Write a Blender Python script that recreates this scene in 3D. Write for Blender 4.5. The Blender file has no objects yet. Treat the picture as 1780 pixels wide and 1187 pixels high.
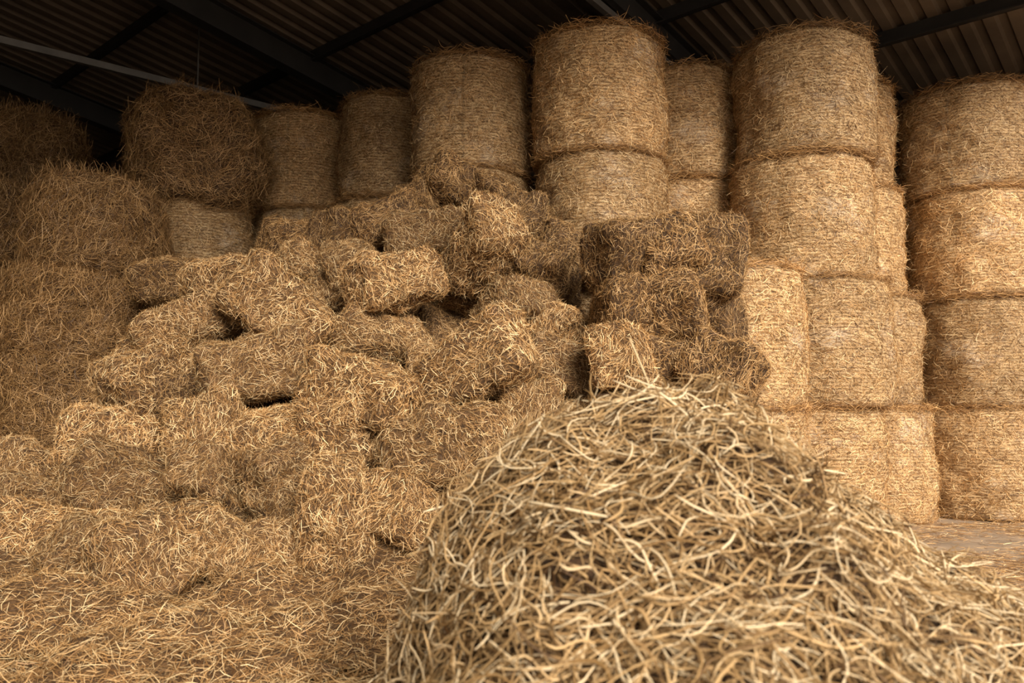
import bpy, math
import numpy as np
from mathutils import Vector, Matrix
rng = np.random.default_rng(11)
scene = bpy.context.scene

# ------------------------------------------------------------ helpers
def hash3(i, seed):
    h = np.sin(i[..., 0]*127.1 + i[..., 1]*311.7 + i[..., 2]*74.7 + seed*53.3)*43758.5453
    return h-np.floor(h)
def vnoise(p, scale, seed=0):
    p = np.asarray(p)*scale
    i = np.floor(p); f = p-i; f = f*f*(3-2*f)
    out = 0
    for a in (0, 1):
        for b in (0, 1):
            for c in (0, 1):
                w = (f[..., 0] if a else 1-f[..., 0])*(f[..., 1] if b else 1-f[..., 1])*(f[..., 2] if c else 1-f[..., 2])
                out = out+w*hash3(i+np.array([a, b, c]), seed)
    return out*2-1
def norm(v):
    return v/np.maximum(np.linalg.norm(v, axis=-1, keepdims=True), 1e-9)

def grid_quads(nu, nv, wrap):
    i = np.arange(nu if wrap else nu-1)[:, None]; j = np.arange(nv-1)[None, :]
    i2 = (i+1) % nu
    q = np.stack([i*nv+j, i2*nv+j, i2*nv+j+1, i*nv+j+1], -1)
    return q.reshape(-1, 4)

def scatter(V, Q, n, zmin=None, weight=None):
    a, b, c, d = (V[Q[:, k]] for k in range(4))
    cr = np.cross(c-a, d-b); ar = np.linalg.norm(cr, axis=1)/2
    w = ar.copy()
    cen = (a+b+c+d)/4
    if weight is not None: w = w*weight(cen)
    w = w/w.sum()
    idx = rng.choice(len(Q), n, p=w)
    u = rng.random((n, 1)); v = rng.random((n, 1))
    P = (a[idx]*(1-u)*(1-v)+b[idx]*u*(1-v)+c[idx]*u*v+d[idx]*(1-u)*v)
    return P, norm(cr[idx])

def strands(P, N, D, L, W, npts=4, curl=.15, lift=.1, droop=0., off=0., twist=.6, tube=False, tint=None):
    n = len(P)
    D = norm(D)
    S = norm(np.cross(N, D)); N2 = np.cross(D, S)
    t = np.linspace(-.5, .5, npts)[None, :, None]
    L = np.broadcast_to(L, (n,))[:, None, None]
    c1 = rng.normal(0, curl, (n, 1, 1)); c2 = rng.normal(0, curl*.5, (n, 1, 1)); l1 = rng.normal(0, lift, (n, 1, 1)); l2 = rng.normal(0, lift*.6, (n, 1, 1))
    pos = P[:, None]+D[:, None]*L*t+S[:, None]*L*(c1*(4*t*t)+c2*np.sin(6.28*t))+N2[:, None]*(L*(l1*2*t+l2*(4*t*t-.5)))
    o = np.broadcast_to(off, (n,))[:, None, None]
    pos = pos+N[:, None]*o
    pos[..., 2] -= (droop*L*(t+.5)**2)[..., 0]
    W = np.broadcast_to(W, (n,))[:, None, None]
    taper = np.array([1.]*npts); taper[-1] = .35; taper[0] = .7
    taper = taper[None, :, None]
    if tint is None: tint = rng.random(n)
    if not tube:
        ph = rng.normal(0, twist, (n, 1, 1))
        wd = np.cos(ph)*S[:, None]+np.sin(ph)*N2[:, None]
        V = np.stack([pos-wd*W*taper/2, pos+wd*W*taper/2], 2).reshape(-1, 3)
        base = (np.arange(n)*npts*2)[:, None]+(np.arange(npts-1)*2)[None]
        Q = np.stack([base, base+1, base+3, base+2], -1).reshape(-1, 4)
        T = np.repeat(tint, npts*2)
    else:
        vs = []
        fl = rng.uniform(.3, 1, (n, 1, 1))
        for k in range(4):
            a = k*math.pi/2
            vs.append(pos+(S[:, None]*math.cos(a)+N2[:, None]*math.sin(a)*fl)*W*taper/2)
        V = np.stack(vs, 2).reshape(-1, 3)
        base = (np.arange(n)*npts*4)[:, None, None]+(np.arange(npts-1)*4)[None, :, None]
        k = np.arange(4)[None, None]; k2 = (k+1) % 4
        Q = np.stack([base+k, base+k2, base+k2+4, base+k+4], -1).reshape(-1, 4)
        T = np.repeat(tint, npts*4)
    return V, Q, T

class MB:
    def __init__(s): s.V = []; s.Q = []; s.T = []; s.M = []; s.UV = []; s.n = 0
    def add(s, V, Q, T=None, m=0, uv=None):
        s.V.append(V); s.Q.append(Q+s.n); s.n += len(V)
        s.T.append(np.full(len(V), .5) if T is None else T)
        s.M.append(np.full(len(Q), m))
        s.UV.append(np.zeros((len(V), 2)) if uv is None else uv)
    def mesh(s, name, mats, smooth=True):
        V = np.concatenate(s.V).astype(np.float32); Q = np.concatenate(s.Q).astype(np.int32)
        me = bpy.data.meshes.new(name)
        me.vertices.add(len(V)); me.vertices.foreach_set('co', V.ravel())
        me.loops.add(len(Q)*4); me.polygons.add(len(Q))
        me.polygons.foreach_set('loop_start', np.arange(len(Q), dtype=np.int32)*4)
        me.loops.foreach_set('vertex_index', Q.ravel())
        me.polygons.foreach_set('material_index', np.concatenate(s.M).astype(np.int32))
        me.polygons.foreach_set('use_smooth', np.full(len(Q), smooth))
        at = me.attributes.new('tint', 'FLOAT', 'POINT'); at.data.foreach_set('value', np.concatenate(s.T).astype(np.float32))
        uvl = me.uv_layers.new(name='UVMap')
        uvl.data.foreach_set('uv', np.concatenate(s.UV)[Q.ravel()].astype(np.float32).ravel())
        me.update(calc_edges=True)
        for m in mats: me.materials.append(m)
        return me
def obj(name, me, loc=(0, 0, 0), rot=(0, 0, 0), sc=(1, 1, 1), parent=None):
    o = bpy.data.objects.new(name, me); scene.collection.objects.link(o)
    o.location = loc; o.rotation_euler = rot; o.scale = sc
    if parent: o.parent = parent
    return o

# ------------------------------------------------------------ materials
def newmat(name):
    m = bpy.data.materials.new(name); m.use_nodes = True
    nt = m.node_tree; b = nt.nodes['Principled BSDF']
    return m, nt, b
def ramp(nt, stops, fac):
    r = nt.nodes.new('ShaderNodeValToRGB'); e = r.color_ramp.elements
    while len(e) < len(stops): e.new(.5)
    for el, (p, c) in zip(e, stops): el.position = p; el.color = (*c, 1)
    nt.links.new(fac, r.inputs[0]); return r.outputs[0]
def mth(nt, op, a, b=None, c=None):
    n = nt.nodes.new('ShaderNodeMath'); n.operation = op
    for i, x in enumerate((a, b, c)):
        if x is None: continue
        if isinstance(x, (int, float)): n.inputs[i].default_value = x
        else: nt.links.new(x, n.inputs[i])
    return n.outputs[0]
def mulcol(nt, col, fac):
    n = nt.nodes.new('ShaderNodeVectorMath'); n.operation = 'SCALE'
    nt.links.new(col, n.inputs[0]); nt.links.new(fac, n.inputs['Scale']); return n.outputs[0]
def noise(nt, vec, scale, detail=3, rough=.6):
    n = nt.nodes.new('ShaderNodeTexNoise'); n.inputs['Scale'].default_value = scale
    n.inputs['Detail'].default_value = detail; n.inputs['Roughness'].default_value = rough
    if vec is not None: nt.links.new(vec, n.inputs['Vector'])
    return n.outputs['Fac']
def mapping(nt, vec, sc, rot=(0, 0, 0)):
    n = nt.nodes.new('ShaderNodeMapping'); n.inputs['Scale'].default_value = sc; n.inputs['Rotation'].default_value = rot
    nt.links.new(vec, n.inputs[0]); return n.outputs[0]
def bump(nt, h, b, strength, dist):
    n = nt.nodes.new('ShaderNodeBump'); n.inputs['Strength'].default_value = strength; n.inputs['Distance'].default_value = dist
    nt.links.new(h, n.inputs['Height']); nt.links.new(n.outputs[0], b.inputs['Normal'])

def straw_mat(name, stops, vmin=.8, vmax=1.15):
    m, nt, b = newmat(name)
    a = nt.nodes.new('ShaderNodeAttribute'); a.attribute_name = 'tint'
    col = ramp(nt, stops, a.outputs['Fac'])
    oi = nt.nodes.new('ShaderNodeObjectInfo')
    v = mth(nt, 'MULTIPLY_ADD', oi.outputs['Random'], vmax-vmin, vmin)
    tc = nt.nodes.new('ShaderNodeTexCoord')
    n1 = noise(nt, tc.outputs['Object'], 3.0, 3)
    v2 = mth(nt, 'MULTIPLY', v, mth(nt, 'MULTIPLY_ADD', n1, .7, .65))
    nt.links.new(mulcol(nt, col, v2), b.inputs['Base Color'])
    b.inputs['Roughness'].default_value = .5; b.inputs['Specular IOR Level'].default_value = .35
    return m
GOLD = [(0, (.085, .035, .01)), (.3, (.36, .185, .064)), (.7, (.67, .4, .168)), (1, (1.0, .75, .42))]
PALE = [(0, (.09, .043, .014)), (.3, (.37, .218, .085)), (.7, (.68, .455, .22)), (1, (1.0, .81, .53))]
BRN = [(0, (.055, .022, .006)), (.3, (.22, .11, .035)), (.7, (.44, .25, .097)), (1, (.72, .47, .225))]
BRN2 = [(0, (.05, .02, .006)), (.3, (.19, .095, .031)), (.7, (.36, .205, .08)), (1, (.62, .39, .185))]
m_gold = straw_mat('golden_straw', GOLD, .68, 1.16)
m_pale = straw_mat('pale_straw', PALE)
m_brown = straw_mat('brown_straw', BRN)
m_brown2 = straw_mat('dark_brown_straw', BRN2)  # darker brown ramp, used on the shaggy bales

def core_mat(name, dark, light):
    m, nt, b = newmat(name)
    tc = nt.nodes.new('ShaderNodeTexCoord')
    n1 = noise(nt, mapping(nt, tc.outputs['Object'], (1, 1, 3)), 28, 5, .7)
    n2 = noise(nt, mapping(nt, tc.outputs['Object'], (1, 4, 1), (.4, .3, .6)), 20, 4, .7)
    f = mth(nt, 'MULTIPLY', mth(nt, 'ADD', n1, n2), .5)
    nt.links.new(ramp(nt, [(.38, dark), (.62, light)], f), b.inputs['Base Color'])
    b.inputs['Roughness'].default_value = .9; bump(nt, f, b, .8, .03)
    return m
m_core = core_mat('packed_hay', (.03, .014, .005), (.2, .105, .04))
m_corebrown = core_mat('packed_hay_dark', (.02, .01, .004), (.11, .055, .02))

def bale_mat():
    m, nt, b = newmat('netwrapped_hay')
    uv = nt.nodes.new('ShaderNodeUVMap').outputs[0]
    s1 = noise(nt, mapping(nt, uv, (12, 70, 1)), 1, 4, .7)
    s2 = noise(nt, mapping(nt, uv, (16, 60, 1), (0, 0, .8)), 1, 4, .75)
    s3 = noise(nt, mapping(nt, uv, (16, 60, 1), (0, 0, -.7)), 1, 4, .75)
    f = mth(nt, 'MULTIPLY', mth(nt, 'ADD', mth(nt, 'ADD', s1, s2), s3), 1/3)
    col = ramp(nt, [(.4, (.11, .052, .018)), (.48, (.41, .245, .105)), (.59, (.77, .54, .29))], f)
    sep = nt.nodes.new('ShaderNodeSeparateXYZ'); nt.links.new(uv, sep.inputs[0])
    wob = mth(nt, 'MULTIPLY_ADD', noise(nt, mapping(nt, uv, (6, 4, 1)), 1, 2), .03, sep.outputs[1])
    row = mth(nt, 'SINE', mth(nt, 'MULTIPLY', wob, 2*math.pi/.036))
    dash = noise(nt, mapping(nt, uv, (50, 18, 1)), 1, 2)
    frost = noise(nt, mapping(nt, uv, (1.6, 1.9, 1)), 1, 4, .6)
    fr = mth(nt, 'MULTIPLY', mth(nt, 'MAXIMUM', mth(nt, 'SUBTRACT', frost, .54), 0.0), 6.0)
    g = mth(nt, 'MULTIPLY', mth(nt, 'GREATER_THAN', row, .7), mth(nt, 'GREATER_THAN', dash, .5))
    dk = mth(nt, 'SUBTRACT', 1.0, mth(nt, 'MULTIPLY', mth(nt, 'MULTIPLY', mth(nt, 'LESS_THAN', row, -.55), mth(nt, 'LESS_THAN', dash, .54)), .5))
    mix = nt.nodes.new('ShaderNodeMix'); mix.data_type = 'RGBA'
    nt.links.new(mth(nt, 'MULTIPLY', g, .3), mix.inputs[0]); nt.links.new(mulcol(nt, col, dk), mix.inputs[6]); mix.inputs[7].default_value = (.84, .69, .48, 1)
    mix2 = nt.nodes.new('ShaderNodeMix'); mix2.data_type = 'RGBA'; mix2.clamp_factor = True
    nt.links.new(mth(nt, 'MULTIPLY', fr, mth(nt, 'MULTIPLY', f, .7)), mix2.inputs[0]); nt.links.new(mix.outputs[2], mix2.inputs[6]); mix2.inputs[7].default_value = (.88, .77, .64, 1)
    oi = nt.nodes.new('ShaderNodeObjectInfo')
    v = mth(nt, 'MULTIPLY_ADD', oi.outputs['Random'], .25, .84)
    big = noise(nt, uv, 2.2, 3)
    v = mth(nt, 'MULTIPLY', v, mth(nt, 'MULTIPLY_ADD', big, .9, .55))
    nt.links.new(mulcol(nt, mix2.outputs[2], v), b.inputs['Base Color'])
    b.inputs['Roughness'].default_value = .75
    bump(nt, mth(nt, 'ADD', f, mth(nt, 'MULTIPLY', row, .015)), b, 1.0, .03)
    return m
m_bale = bale_mat()

# ------------------------------------------------------------ round bales
BH = 1.31
def round_bale(name, seed, R=.69, H=BH):
    nt_, nv = 128, 0
    prof = []
    for r in np.linspace(.001, R-.1, 6): prof.append((r, 0.0))
    for a in np.linspace(0, math.pi/2, 6)[1:]: prof.append((R-.1+.1*math.sin(a), .08-.08*math.cos(a)))
    for z in np.linspace(.08, H-.09, 40)[1:-1]: prof.append((R+.015*math.sin(math.pi*z/H), z))
    for a in np.linspace(math.pi/2, 0, 6): prof.append((R-.1+.1*math.sin(a), H-.09+.09*math.cos(a)))
    for r in np.linspace(R-.1, .001, 6)[1:]: prof.append((r, H+.03*(1-r/R)))
    prof = np.array(prof); nv = len(prof)
    th = np.linspace(0, 2*math.pi, nt_, endpoint=False)
    V = np.stack([prof[None, :, 0]*np.cos(th)[:, None], prof[None, :, 0]*np.sin(th)[:, None], np.broadcast_to(prof[:, 1], (nt_, nv))], -1)
    d = .038*vnoise(V+seed*7, 2.0, seed)+.022*vnoise(V, 6, seed+1)+.009*vnoise(V*np.array([1, 1, 2.5]), 16, seed+2)
    rad = V.copy(); rad[..., 2] = 0; rad = norm(rad)
    V = V+rad*d[..., None]*np.clip(prof[:, 0]*4, 0, 1)[None, :, None]
    V[..., 2] += (.015*vnoise(V, 5, seed+3))*(V[..., 2] > H*.8)
    arc = np.concatenate([[0], np.cumsum(np.linalg.norm(np.diff(prof, axis=0), axis=1))])
    UV = np.stack([np.broadcast_to((th*R)[:, None], (nt_, nv)), np.broadcast_to(arc, (nt_, nv))], -1)+seed*3.7
    mb = MB(); V = V.reshape(-1, 3); Q = grid_quads(nt_, nv, True)
    mb.add(V, Q, None, 0, UV.reshape(-1, 2))
    side = lambda c: ((c[:, 2] > .05) & (c[:, 2] < H-.05))*1.0+.4*(c[:, 2] >= H-.05)
    def outw(P, N): return norm(np.where((np.sum(N*np.c_[P[:, :2], P[:, 2]-H/2], 1) < 0)[:, None], -N, N))
    n = 11000
    P, N = scatter(V, Q, n, weight=side); N = outw(P, N)
    tang = norm(np.cross(N, np.array([0, 0, 1.])+1e-3)); up = np.cross(N, tang)
    a = rng.normal(0, .85, (n, 1))
    D = tang*np.cos(a)+up*np.sin(a)
    tn = np.where(rng.random(n) < .42, rng.random(n)*.25, .4+.6*rng.random(n))
    mb.add(*strands(P, N, D, rng.uniform(.03, .17, n), rng.uniform(.0018, .005, n), 4, .14, .05, 0, rng.uniform(.001, .012, n), .4, tint=tn), m=1)
    n = 1900
    P, N = scatter(V, Q, n, weight=side); N = outw(P, N)
    D = norm(N*rng.uniform(.1, .8, (n, 1))+rng.normal(0, .6, (n, 3)))
    mb.add(*strands(P, N, D, rng.uniform(.04, .17, n), .003, 4, .3, .2, .2, .012), m=1)
    for z0, cnt, amp in ((H-.02, 2100, .05), (.02, 1000, .02)):
        th2 = rng.uniform(0, 6.283, cnt)
        rr = R-rng.uniform(-.025, .12, cnt)
        P = np.c_[rr*np.cos(th2), rr*np.sin(th2), z0+rng.normal(0, .02, cnt)+(amp*.4)]
        rad = np.c_[np.cos(th2), np.sin(th2), np.zeros(cnt)]
        T_ = np.c_[-np.sin(th2), np.cos(th2), np.zeros(cnt)]
        D = norm(T_*rng.choice([-1, 1], (cnt, 1))+rad*rng.normal(.1, .4, (cnt, 1))+np.array([0, 0, 1])*rng.normal(.0, .3, (cnt, 1)))
        mb.add(*strands(P, norm(rad+np.array([0, 0, .6])), D, rng.uniform(.05, .24, cnt), rng.uniform(.002, .005, cnt), 5, .2, .14, .1, rng.uniform(-.01, .03, cnt), tint=rng.random(cnt)*.7), m=1)
    return mb.mesh(name, [m_bale, m_gold])
RB = [round_bale('round_bale_%d' % i, i) for i in range(5)]

def shaggy_bale(name, seed, R=.72, H=1.25, e=.4, e2=.6, wisps=3500, amp=1.0, mat=None):
    nu, nv = 96, 48
    th = np.linspace(0, 2*math.pi, nu, endpoint=False)[:, None]; ph = np.linspace(-math.pi/2, math.pi/2, nv)[None]
    cp = np.abs(np.cos(ph))**e; sp = np.sign(np.sin(ph))*np.abs(np.sin(ph))**e2
    V = np.stack([R*cp*np.cos(th), R*cp*np.sin(th), H/2+H/2*sp+0*th], -1)
    d = amp*(.08*vnoise(V+seed*3, 2.5, seed)+.04*vnoise(V, 6, seed))
    V = V+norm(V-np.array([0, 0, H/2]))*d[..., None]
    V[..., 2] = np.maximum(V[..., 2], 0)
    V = V.reshape(-1, 3); Q = grid_quads(nu, nv, True)
    mb = MB(); mb.add(V, Q)
    n = 15000
    P, N = scatter(V, Q, n, weight=lambda c: (c[:, 2] > .05)*1.)
    tang = norm(np.cross(N, np.array([0.01, 0.02, 1.]))); up = np.cross(N, tang)
    fld = vnoise(P, 3, seed+9)*1.3
    a = (fld+rng.normal(0, .7, n))[:, None]
    D = tang*np.cos(a)+up*np.sin(a)
    mb.add(*strands(P, N, D, rng.uniform(.08, .34, n), rng.uniform(.002, .0044, n), 6, .2, .05+.04*(amp > 1), .15, rng.uniform(0, .03+.02*(amp > 1), n)), m=1)
    n = wisps
    P, N = scatter(V, Q, n, weight=lambda c: (c[:, 2] > .3)*1.)
    D = norm(np.array([0, 0, -1.])+rng.normal(0, .35, (n, 3))+N*.12)
    mb.add(*strands(P, N, D, rng.uniform(.15, .4, n), rng.uniform(.002, .0045, n), 6, .15, .05, .05, rng.uniform(.01, .05, n)), m=1)
    return mb.mesh(name, [m_corebrown, mat or m_brown2])
SB = [shaggy_bale('shaggy_bale_%d' % i, 20+i) for i in range(3)]
SB.append(shaggy_bale('shaggy_bale_3', 29, R=.74, H=1.52, e=.7, e2=.9, wisps=1200, amp=1.5))

def stack(x, y, n, rs=1.0, hs=1.0, shifts=None):
    z = 0
    for k in range(n):
        sx = (shifts[k] if shifts else (0, 0))
        jx, jy = rng.normal(0, .02, 2)
        s = rs*rng.uniform(.975, 1.02)
        obj('round_hay_bale', RB[rng.integers(5)], (x+jx+sx[0], y+jy+sx[1], z), (rng.normal(0, .01), rng.normal(0, .01), rng.uniform(0, 6.28)), (s, s, hs))
        z += BH*hs-.004
stack(.95, 8.62, 4, 1.04, 1.01)
stack(2.12, 9.5, 4, 1.0)
stack(3.2, 8.6, 4, 1.07, 1.0, shifts=[(.02, -.02), (.05, 0), (-.02, .0), (.06, -.02)])
stack(4.15, 9.8, 4, 1.0, 1.0, shifts=[(.14, -.12), (.1, -.1), (-.03, 0), (-.08, 0)])
stack(5.85, 9.95, 4, 1.13)
stack(7.65, 10.4, 4, 1.1)
stack(2.12, 7.55, 2, .97, .985)
stack(-.47, 9.1, 4, .98)
stack(-1.62, 10.25, 4, .97)
stack(-2.9, 10.8, 4, .97)
stack(-3.95, 9.75, 3, .98, .97)
def shag(x, y, z, rs=1, hs=1, rot=(0, 0), v=0):
    obj('loose_round_hay_bale', SB[v], (x, y, z), (rot[0], rot[1], rng.uniform(0, 6.28)), (rs, rs, hs))
shag(-3.82, 9.6, 3.6, 1.04, 1.0, (.06, -.05), 3)
shag(-3.35, 11.5, 3.93, .9, .85, (0, 0), 1)
for k in range(3): obj('round_hay_bale', RB[k], (-3.45, 11.9, k*BH-.0), (0, 0, k), (.97, .97, 1))
for k, (rs, dx) in enumerate([(1.14, -.24), (1.08, -.18), (1.04, -.1), (.98, .02)]):
    shag(-4.5+dx, 8.4, k*.86, rs, .84, (rng.normal(0, .03), rng.normal(0, .03)), k % 3)
for k in range(4):
    shag(-6.15, 8.9, k*.93, 1.05, .85, (0, 0), (k+1) % 3)
for k in range(4):
    shag(-6.55, 10.5, k*1.28, 1.04, 1.07, (0, 0), (k+2) % 3)

# ------------------------------------------------------------ small square bales
def square_bale(name, seed, a=.46, b=.27, c=.25, mats=None):
    nu, nv = 80, 44
    th = np.linspace(0, 2*math.pi, nu, endpoint=False)[:, None]; ph = np.linspace(-math.pi/2, math.pi/2, nv)[None]
    f = lambda v, e: np.sign(v)*np.abs(v)**e
    e = .32
    V = np.stack([a*f(np.cos(ph), e)*f(np.cos(th), e), b*f(np.cos(ph), e)*f(np.sin(th), e), c*f(np.sin(ph), e)+0*th], -1)
    pin = 1-.12*np.exp(-((np.abs(V[..., 0])-.16)/.035)**2)
    V[..., 1] *= pin; V[..., 2] *= pin
    cl = lambda s: float(np.clip(rng.normal(), -1.3, 1.3))*s
    V[..., 2] += cl(.045)*(V[..., 0]/a)**2
    V[..., 1] += cl(.045)*(V[..., 0]/a)**2
    V[..., 1] += cl(.22)*V[..., 2]
    V[..., 2] *= 1+cl(.16)*V[..., 0]/a
    V[..., 1] *= 1+cl(.14)*V[..., 0]/a
    d = .055*vnoise(V+seed*5, 3.8, seed)+.035*vnoise(V, 8, seed)+.02*vnoise(V, 18, seed)
    V = V+norm(V)*d[..., None]
    V = V.reshape(-1, 3); Q = grid_quads(nu, nv, True)
    mb = MB(); mb.add(V, Q)
    n = 12000
    P, N = scatter(V, Q, n)
    fl = vnoise(P, 5, seed+4)*1.4
    X = np.tile(np.array([[.05, 1., .1]]), (n, 1)); T1 = norm(np.cross(N, X)+1e-3); T2 = np.cross(N, T1)
    an = (fl+rng.normal(0, .7, n))[:, None]
    D = norm(T1*np.cos(an)+T2*np.sin(an)+N*rng.normal(.0, .16, (n, 1)))
    L = rng.uniform(.025, .115, n)
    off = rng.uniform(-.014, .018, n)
    mb.add(*strands(P, N, D, L, rng.uniform(.0018, .004, n), 4, .05, .06, .02, off, tint=np.clip(rng.random(n)+(off-.004)*13, 0, 1)), m=1)  # strands set deeper get a darker tint, crevice shade put into colour
    n = 1500
    P, N = scatter(V, Q, n)
    D = norm(N*rng.uniform(.2, 1., (n, 1))+rng.normal(0, .6, (n, 3)))
    mb.add(*strands(P, N, D, rng.uniform(.04, .11, n), .0028, 4, .07, .06, .05, .012), m=1)
    return mb.mesh(name, mats)
SQ = [square_bale('square_bale_%d' % i, 40+i, mats=[m_core, m_gold]) for i in range(8)]
SQB = [square_bale('square_bale_b%d' % i, 60+i, mats=[m_corebrown, m_brown]) for i in range(4)]
# (x, z, yaw, pitch, roll, scale, brown, dy)
pile = [
 (-.6, 3.58, 20, 25, 0, .95, 1, .05), (-.1, 3.38, -30, 50, 10, 1.0, 1, .0), (-1.25, 3.2, 15, -15, 0, .95, 1, .1), (-2.2, 2.98, 10, -8, 20, .95, 1, .15), (-1.7, 3.0, 80, 0, 0, .9, 1, .2),
 (-.8, 3.0, 25, -10, 10, 1.05, 0, -.1), (.12, 2.98, 70, 20, 0, .95, 1, .05), (-1.55, 2.68, 75, -10, 0, .95, 0, 0), (-.28, 2.72, -55, -25, 0, 1.1, 0, -.15), (.62, 2.8, 30, 30, 0, .95, 1, 0),
 (-1.05, 2.42, 15, -20, 0, 1.05, 0, -.15), (-3.35, 2.55, 15, 5, 0, .9, 1, .1), (-2.6, 2.45, 25, -22, 5, 1.05, 0, 0), (-1.95, 2.12, -15, 26, 0, 1.2, 0, -.2), (.35, 2.45, 75, 35, 0, .95, 1, 0),
 (.42, 2.0, 85, 10, 0, .9, 0, -.05), (-2.85, 2.0, 25, -25, 0, 1.05, 0, 0), (-.62, 2.0, 10, 0, 0, .85, 1, .34), (-.0, 2.1, -60, -25, 0, 1.0, 0, .0),
 (-1.2, 1.85, 35, 14, 0, 1.0, 0, -.05), (-2.1, 1.62, 20, -20, 0, 1.05, 0, -.1), (-3.1, 1.62, 35, -28, 0, 1.1, 0, 0), (-.3, 1.62, -20, -26, 0, 1.2, 0, -.2), (.5, 1.6, 20, 14, 0, 1.05, 0, -.05),
 (-1.15, 1.42, -10, 12, 0, 1.1, 0, -.15), (-2.85, 1.36, 10, 0, 0, .9, 1, .1), (-2.35, 1.12, 80, 22, 0, 1.0, 0, -.05), (-3.2, 1.02, 15, 12, 0, .95, 0, 0), (-1.85, 1.05, 85, -5, 0, .95, 0, -.05),
 (-1.35, .98, 70, 85, 0, 1.05, 0, -.05), (-.5, 1.0, 5, -5, 0, 1.15, 0, -.15), (-2.95, .7, 15, 20, 0, 1.05, 0, -.05), (-2.22, .72, 70, 35, 0, .95, 0, -.05), (-1.75, .68, 65, 75, 0, .95, 0, -.1), (-1.25, .55, 80, 80, 0, 1.0, 0, -.15),
 (-.72, .5, 45, 40, 10, 1.05, 0, -.1), (-.1, .6, 10, 0, 0, 1.0, 0, 0), (.45, 1.1, 30, 0, 0, 1.0, 0, -.05), (-2.35, .36, 20, -8, 0, 1.05, 0, -.2), (-3.2, .36, 10, 10, 0, 1.05, 0, -.1), (-3.9, .45, 25, 15, 0, 1.0, 0, .0), (-4.3, .2, -15, 5, 0, 1.0, 0, -.1), (-3.72, .78, 60, 15, 0, .85, 0, .1),
 (-1.55, .25, 15, 5, 0, .95, 0, -.05), (.1, 1.25, 70, 10, 0, .95, 0, 0), (-1.7, 2.3, 70, 30, 0, .9, 0, .2), (-.7, 1.5, 80, 30, 0, .9, 0, .2), (-2.6, 1.75, 70, 20, 0, .9, 1, .2), (-.35, 2.4, 40, 10, 0, .9, 1, .22), (-2.0, 2.65, 60, 10, 0, .9, 0, .15),
 (-1.6, 1.5, 60, 50, 20, .7, 0, .0), (-.85, .85, 40, 60, 0, .7, 0, -.08), (-2.75, .3, 60, 30, 0, .75, 0, -.2), (-1.9, .3, 70, 30, 0, .75, 0, -.2), (.1, 2.45, 20, 30, 0, .7, 1, 0), (-.95, 3.4, 60, 10, 0, .7, 1, 0), (.0, 1.75, 50, 50, 0, .7, 0, -.03), (-3.55, .6, 40, 30, 0, .75, 0, -.1)]
def put_sq(x, y, z, yaw, pit, roll, s, brown, jit=11):
    me = (SQB[rng.integers(4)] if brown else SQ[rng.integers(8)])
    obj('square_hay_bale', me, (x, y, z), tuple(math.radians(v) for v in (roll+rng.normal(0, jit), pit+rng.normal(0, jit*.7), yaw+rng.normal(0, jit))), (s, s*rng.uniform(.92, 1.1), s*rng.uniform(.92, 1.1)))
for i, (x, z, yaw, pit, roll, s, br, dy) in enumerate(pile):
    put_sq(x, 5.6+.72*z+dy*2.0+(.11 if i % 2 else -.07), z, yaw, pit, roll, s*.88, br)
right = [(1.05, 2.6, 35, -25, 1, 0), (1.35, 2.45, 80, 40, 1, -.05), (1.66, 2.5, 80, -60, 1, .0), (.95, 2.15, 85, 0, 1, 0), (1.3, 1.98, 75, 60, 1, -.05), (1.66, 2.0, 60, 70, 1, 0), (.9, 1.7, 80, 10, 0, -.05), (1.3, 1.6, 10, 8, 1, -.05), (1.72, 1.58, 50, 25, 1, -.05), (.95, 1.2, 10, 0, 0, 0), (1.6, 1.12, 5, 0, 0, 0), (1.0, .7, 5, 0, 0, 0), (1.75, .68, 0, 0, 0, 0), (.9, .26, 0, 0, 0, 0), (1.7, .25, 0, 0, 0, 0), (.05, .25, 0, 0, 0, 0)]
for i, (x, z, yaw, pit, br, dy) in enumerate(right):
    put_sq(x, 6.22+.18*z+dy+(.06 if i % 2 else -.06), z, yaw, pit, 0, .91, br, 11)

# ------------------------------------------------------------ height field heaps
def hfield(x0, x1, y0, y1, step, fz):
    xs = np.arange(x0, x1+step/2, step); ys = np.arange(y0, y1+step/2, step)
    X, Y = np.meshgrid(xs, ys, indexing='ij')
    Z = fz(X, Y)
    V = np.stack([X, Y, Z], -1).reshape(-1, 3); Q = grid_quads(len(xs), len(ys), False)
    mb = MB(); mb.add(V, Q); return mb, V, Q
def P3(X, Y, Z=0): return np.stack([X, Y, X*0+Z], -1)
def sst(v, a, b):
    t = np.clip((v-a)/(b-a), 0, 1); return t*t*(3-2*t)

def fcore(X, Y):
    z = (Y-6.2)/.72
    z = np.minimum(z, 1.5*(X+4.2)); z = np.minimum(z, 2.85-.35*np.abs(X+.6))
    z = np.minimum(z, (1.2-X)*5)
    z = z+.1*vnoise(P3(X, Y), 3, 5)
    return np.maximum(z, -.05)
mb, V, Q = hfield(-4.6, 1.4, 5.7, 7.9, .05, fcore)
n = 30000
P, N = scatter(V, Q, n, weight=lambda c: (c[:, 2] > .02)*1.)
a = rng.uniform(0, 6.28, n); D = norm(np.c_[np.cos(a), np.sin(a), rng.normal(0, .2, n)]); D = norm(D-N*np.sum(D*N, 1, keepdims=True)*.85)
mb.add(*strands(P, N, D, rng.uniform(.06, .2, n), rng.uniform(.002, .0045, n), 5, .15, .1, .1, rng.uniform(0, .04, n), tint=rng.random(n)*.4), m=1)  # core strands kept dark, shade of the bale gaps put into their tint
obj('loose_hay_pile', mb.mesh('loose_hay_pile', [m_corebrown, m_gold]))

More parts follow.
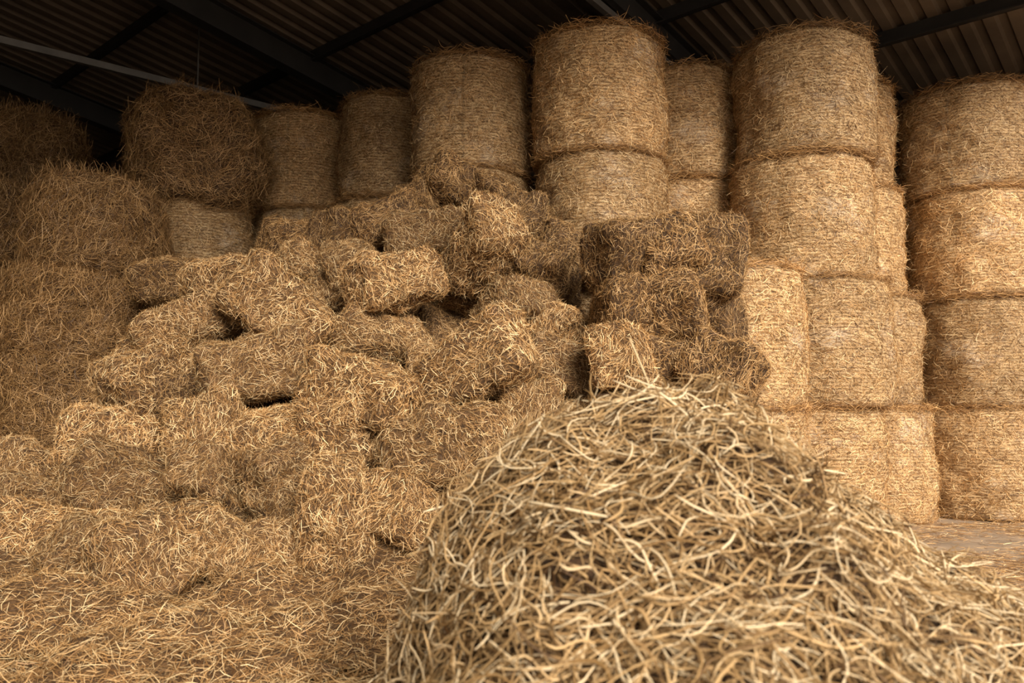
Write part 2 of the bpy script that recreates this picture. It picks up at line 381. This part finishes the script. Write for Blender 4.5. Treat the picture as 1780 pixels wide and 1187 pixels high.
def fcarp(X, Y):
    e = sst(X, -7.5, -6)*(1-sst(X, .3, 1.8))*sst(Y, .6, 2.0)
    z = .05+.2*sst(Y+.25*np.maximum(-X-2, 0), 4.3, 6.1)+.15*np.maximum(vnoise(P3(X, Y), 1.5, 3), -.4)*sst(Y, 2.5, 4.2)+.08*vnoise(P3(X, Y), 4, 4)+.035*vnoise(P3(X, Y), 9, 5)
    z = z+.16*sst(Y, 3.2, 4.6)*(vnoise(P3(X, Y), 2.4, 9))
    return (np.maximum(z, .0)+.03)*e-.03
mb, V, Q = hfield(-7.5, 1.8, .6, 7.0, .04, fcarp)
n = 105000
P, N = scatter(V, Q, n, weight=lambda c: (c[:, 2] > -.02)*(1/(np.maximum(c[:, 1], 2.5)**1.2))*(c[:, 0] > -.75*c[:, 1]-.6)*(c[:, 1] > 2.2))
a = rng.uniform(0, 6.28, n); D = np.c_[np.cos(a), np.sin(a), rng.normal(0, .25, n)]; D = norm(D-N*np.sum(D*N, 1, keepdims=True)*.8)
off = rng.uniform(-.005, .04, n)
mb.add(*strands(P, N, D, rng.uniform(.03, .14, n), rng.uniform(.0015, .0034, n), 4, .09, .14, 0, off, tint=np.clip(rng.random(n)+(off-.016)*8, 0, 1)), m=1)  # lower straws tinted darker, the shade between them painted in
obj('loose_straw_litter', mb.mesh('loose_straw_litter', [m_core, m_gold]))

n = 75000
x = rng.uniform(1.5, 8.5, n); y = rng.uniform(2.5, 9.1, n)
k = (vnoise(np.c_[x*.8+y*.6, y*.8-x*.6, y*0], .8, 6)+.5*vnoise(np.c_[x*.6-y*.8, y*.6+x*.8, y*0], 2.3, 8)+rng.normal(0, .4, n) > -.25) & (x < y*.78+.5)
P = np.c_[x, y, np.full(n, .008)][k]; n = len(P)
a = rng.uniform(0, 6.28, n); D = np.c_[np.cos(a), np.sin(a), rng.normal(0, .04, n)]
mb = MB(); mb.add(*strands(P, np.tile([[0, 0, 1.]], (n, 1)), D, rng.uniform(.04, .16, n), rng.uniform(.002, .0045, n), 5, .12, .03, 0, rng.uniform(0, .025, n)))
obj('scattered_straw', mb.mesh('scattered_straw', [m_gold]))

# foreground heap
HX = np.array([-.58, -.47, -.36, -.18, .02, .36, .5, .66, .8, .9, 1.15, 1.4, 1.67, 2.1, 2.6, 3.1])
HZ = np.array([-.03, .1, .35, .88, 1.11, 1.25, 1.33, 1.33, 1.24, 1.06, .93, .78, .57, .36, .15, -.03])
GY = np.array([.55, .8, 1.1, 1.5, 2.0, 2.6, 3.1, 3.6, 4.1, 4.5]); GZ = np.array([0, .12, .32, .56, .82, 1.0, .86, .5, .15, 0])
def fheap(X, Y):
    g = np.interp(Y, GY, GZ)
    xx = .6+(X-.6)/(.62+.38*g)
    z = np.interp(xx, HX, HZ)*g
    z = z+(.06*vnoise(P3(X, Y), 3.2, 2)+.055*vnoise(P3(X, Y), 7, 3))*np.clip(z*3, 0, 1)
    return np.where(z < .01, -.03, z)
mb, V, Q = hfield(-.8, 3.2, .5, 4.6, .035, fheap)
n = 36000
P, N = scatter(V, Q, n, weight=lambda c: (c[:, 2] > .02)*(.25+1.0*(c[:, 1] > 1.0))*(1-.75*sst(c[:, 1], 2.9, 3.4)))
fld = vnoise(P, 2.6, 12)*1.7+vnoise(P, 6, 13)*1.0
a = fld+rng.normal(0, .75, n)+math.pi/2+.5*(P[:, 0] < .2)
D = np.c_[np.cos(a), np.sin(a), np.zeros(n)]; D = norm(D-N*np.sum(D*N, 1, keepdims=True)+N*rng.normal(0, .14, (n, 1)))
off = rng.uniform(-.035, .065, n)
tn = np.clip(rng.normal(.42, .33, n)+(off-.02)*5.5, 0, 1)  # buried straws darker, raised ones paler: heap shadows painted into the tint
wd = rng.uniform(.0028, .0072, n)*np.where(rng.random(n) < .15, 1.5, 1)
mb.add(*strands(P, N, D, rng.uniform(.07, .28, n), wd, 9, .18, .09, .08, off, tube=True, tint=tn), m=1)
n = 1100
P, N = scatter(V, Q, n, weight=lambda c: (c[:, 2] > .3)*1.)
D = norm(N*rng.uniform(.1, .7, (n, 1))+rng.normal(0, .6, (n, 3)))
mb.add(*strands(P, N, D, rng.uniform(.06, .16, n), .004, 8, .2, .1, .2, .03, tube=True), m=1)
D = norm(np.array([[-.4, .1, .9]]))
mb.add(*strands(np.array([[.44, 2.7, 1.42]]), np.array([[.9, 0, .35]]), D, .22, .009, 8, .02, .02, tube=True, tint=np.array([.8])), m=1)
obj('foreground_hay_heap', mb.mesh('foreground_hay_heap', [m_corebrown, m_pale]))

# ------------------------------------------------------------ barn shell
A = np.array([-.755, .656, 0]); B = np.array([.656, .755, 0])
R0 = -.9
def bz(s): return 7.45-.14*s
def W(r, s, z): return A*r+B*s+np.array([0, 0, z])
def simple(name, col, rough, metal=0, nscale=4, var=.3, bs=.2):
    m, nt, b = newmat(name)
    tc = nt.nodes.new('ShaderNodeTexCoord'); f = noise(nt, tc.outputs['Object'], nscale, 6)
    nt.links.new(ramp(nt, [(.3, tuple(c*(1-var) for c in col)), (.7, tuple(min(1, c*(1+var)) for c in col))], f), b.inputs['Base Color'])
    b.inputs['Roughness'].default_value = rough; b.inputs['Metallic'].default_value = metal; bump(nt, f, b, bs, .01)
    return m
m_roof = simple('corrugated_sheet', (.115, .085, .06), .6, 0, 1.5)
m_steel = simple('painted_steel', (.022, .02, .019), .5, .1, 3)
m_steel2 = simple('galvanised_steel', (.13, .12, .11), .5, .3, 3)
m_wall = simple('wall_cladding', (.05, .037, .025), .8)
m_floor = simple('dusty_concrete', (.36, .27, .19), .85, 0, 3, .25, .3)

def corrugated(name, r0, r1, s0, s1):
    pitch = .26; pr = [(0, 0), (.1, 0), (.13, .05), (.21, .05), (.24, 0)]
    xs = []; zs = []
    r = r0
    while r < r1:
        for a_, z_ in pr: xs.append(r+a_); zs.append(z_)
        r += pitch
    V = []
    for x_, z_ in zip(xs, zs):
        for s in (s0, s1): V.append(W(x_, s, bz(s)+.12+z_))
    V = np.array(V); Q = grid_quads(len(xs), 2, False)
    mb = MB(); mb.add(V, Q); return obj(name, mb.mesh(name, [m_roof], smooth=False))
corrugated('ceiling', R0, 20, -6, 16)

def beam(name, p, q, w, h, mat, kind='I', parent=None):
    p = Vector(p); q = Vector(q); d = (q-p); L = d.length; d.normalize()
    up = Vector((0, 0, 1)); side = d.cross(up).normalized(); up = side.cross(d)
    t = .018
    if kind == 'I': parts = [(-w/2, w/2, h/2-t, h/2), (-w/2, w/2, -h/2, -h/2+t), (-t/2, t/2, -h/2, h/2)]
    elif kind == 'Z': parts = [(-t/2, t/2, -h/2, h/2), (0, w, h/2-t, h/2), (-w, 0, -h/2, -h/2+t)]
    else: parts = [(-w/2, w/2, -h/2, h/2)]
    mb = MB()
    for a0, a1, b0, b1 in parts:
        V = np.array([p+side*x+up*z+d*l for l in (0, L) for x, z in ((a0, b0), (a1, b0), (a1, b1), (a0, b1))])
        Q = np.array([[0, 1, 2, 3], [7, 6, 5, 4], [0, 4, 5, 1], [1, 5, 6, 2], [2, 6, 7, 3], [3, 7, 4, 0]])
        mb.add(V, Q)
    return obj(name, mb.mesh(name, [mat], smooth=False), parent=parent)
def empty(name):
    e = bpy.data.objects.new(name, None); scene.collection.objects.link(e); return e
rf = empty('roof_frame')
for i, r in enumerate((.3, 5.0, 9.7, 14.4, 19.1)):
    beam('rafter_%d' % i, W(r, -6, bz(-6)-.22), W(r, 15.6, bz(15.6)-.22), .2, .38, m_steel, 'I', rf)
for i in range(12):
    s = -4.7+1.9*i
    if s > 15.8: break
    beam('purlin_%d' % i, W(R0, s, bz(s)+.02), W(19.7, s, bz(s)+.02), .08, .2, m_steel, 'Z', rf)
beam('tie_1', (-9.2, 7.3, 5.9), (.6, 15.4, 5.9), .07, .09, m_steel2, 'box', rf)
beam('tie_2', (1.48-2, 9.34-2.2, 6.22), (6.5, 15, 5.0), .07, .08, m_steel2, 'box', rf)
beam('hanger', (-4.55, 11.15, 5.9), (-4.56, 11.16, 7.0), .02, .02, m_steel2, 'box', rf)
for i, r in enumerate((5.0, 9.7, 14.4)):
    p = W(r, 15.3, 0); beam('post_%d' % i, p, (p[0], p[1]+.001, bz(15.3)-.3), .2, .2, m_steel, 'box', rf)

def slab(name, pts, mat):
    V = np.array(pts); Q = np.array([[0, 1, 2, 3]])
    mb = MB(); mb.add(V, Q); return obj(name, mb.mesh(name, [mat], smooth=False))
slab('wall_back', [W(19.8, -6, -.05), W(19.8, 16, -.05), W(19.8, 16, 5.4), W(19.8, -6, 8.4)], m_wall)
slab('wall_right', [W(R0, 15.9, -.05), W(19.8, 15.9, -.05), W(19.8, 15.9, 5.5), W(R0, 15.9, 5.5)], m_wall)
slab('wall_left_sky_block', [W(-.5, -5.9, -.05), W(19.8, -5.9, -.05), W(19.8, -5.9, 8.4), W(-.5, -5.9, 8.4)], m_wall)  # unseen side wall, extended to block sky light and darken the left
slab('floor', [(-40, -40, 0), (40, -40, 0), (40, 40, 0), (-40, 40, 0)], m_floor)

# ------------------------------------------------------------ light
w = bpy.data.worlds.new('World'); scene.world = w; w.use_nodes = True
bg = w.node_tree.nodes['Background']; bg.inputs[0].default_value = (1.0, .92, .8, 1); bg.inputs[1].default_value = 1.4
sl = bpy.data.lights.new('sun', 'SUN'); sl.energy = 5.7; sl.angle = math.radians(25); sl.color = (1, .905, .77)
so = bpy.data.objects.new('sun', sl); scene.collection.objects.link(so)
so.rotation_euler = Vector((-.3, .85, -.43)).to_track_quat('-Z', 'Y').to_euler()
scene.view_settings.view_transform = 'Standard'

# ------------------------------------------------------------ camera
cd = bpy.data.cameras.new('camera'); cd.lens = 28; cd.sensor_width = 36
co = bpy.data.objects.new('camera', cd); scene.collection.objects.link(co)
co.location = (0, 0, 1.27); co.rotation_euler = (math.radians(95), 0, 0)
cd.dof.use_dof = True; cd.dof.focus_distance = 8.0; cd.dof.aperture_fstop = 2.8
cd.clip_start = .05
scene.camera = co
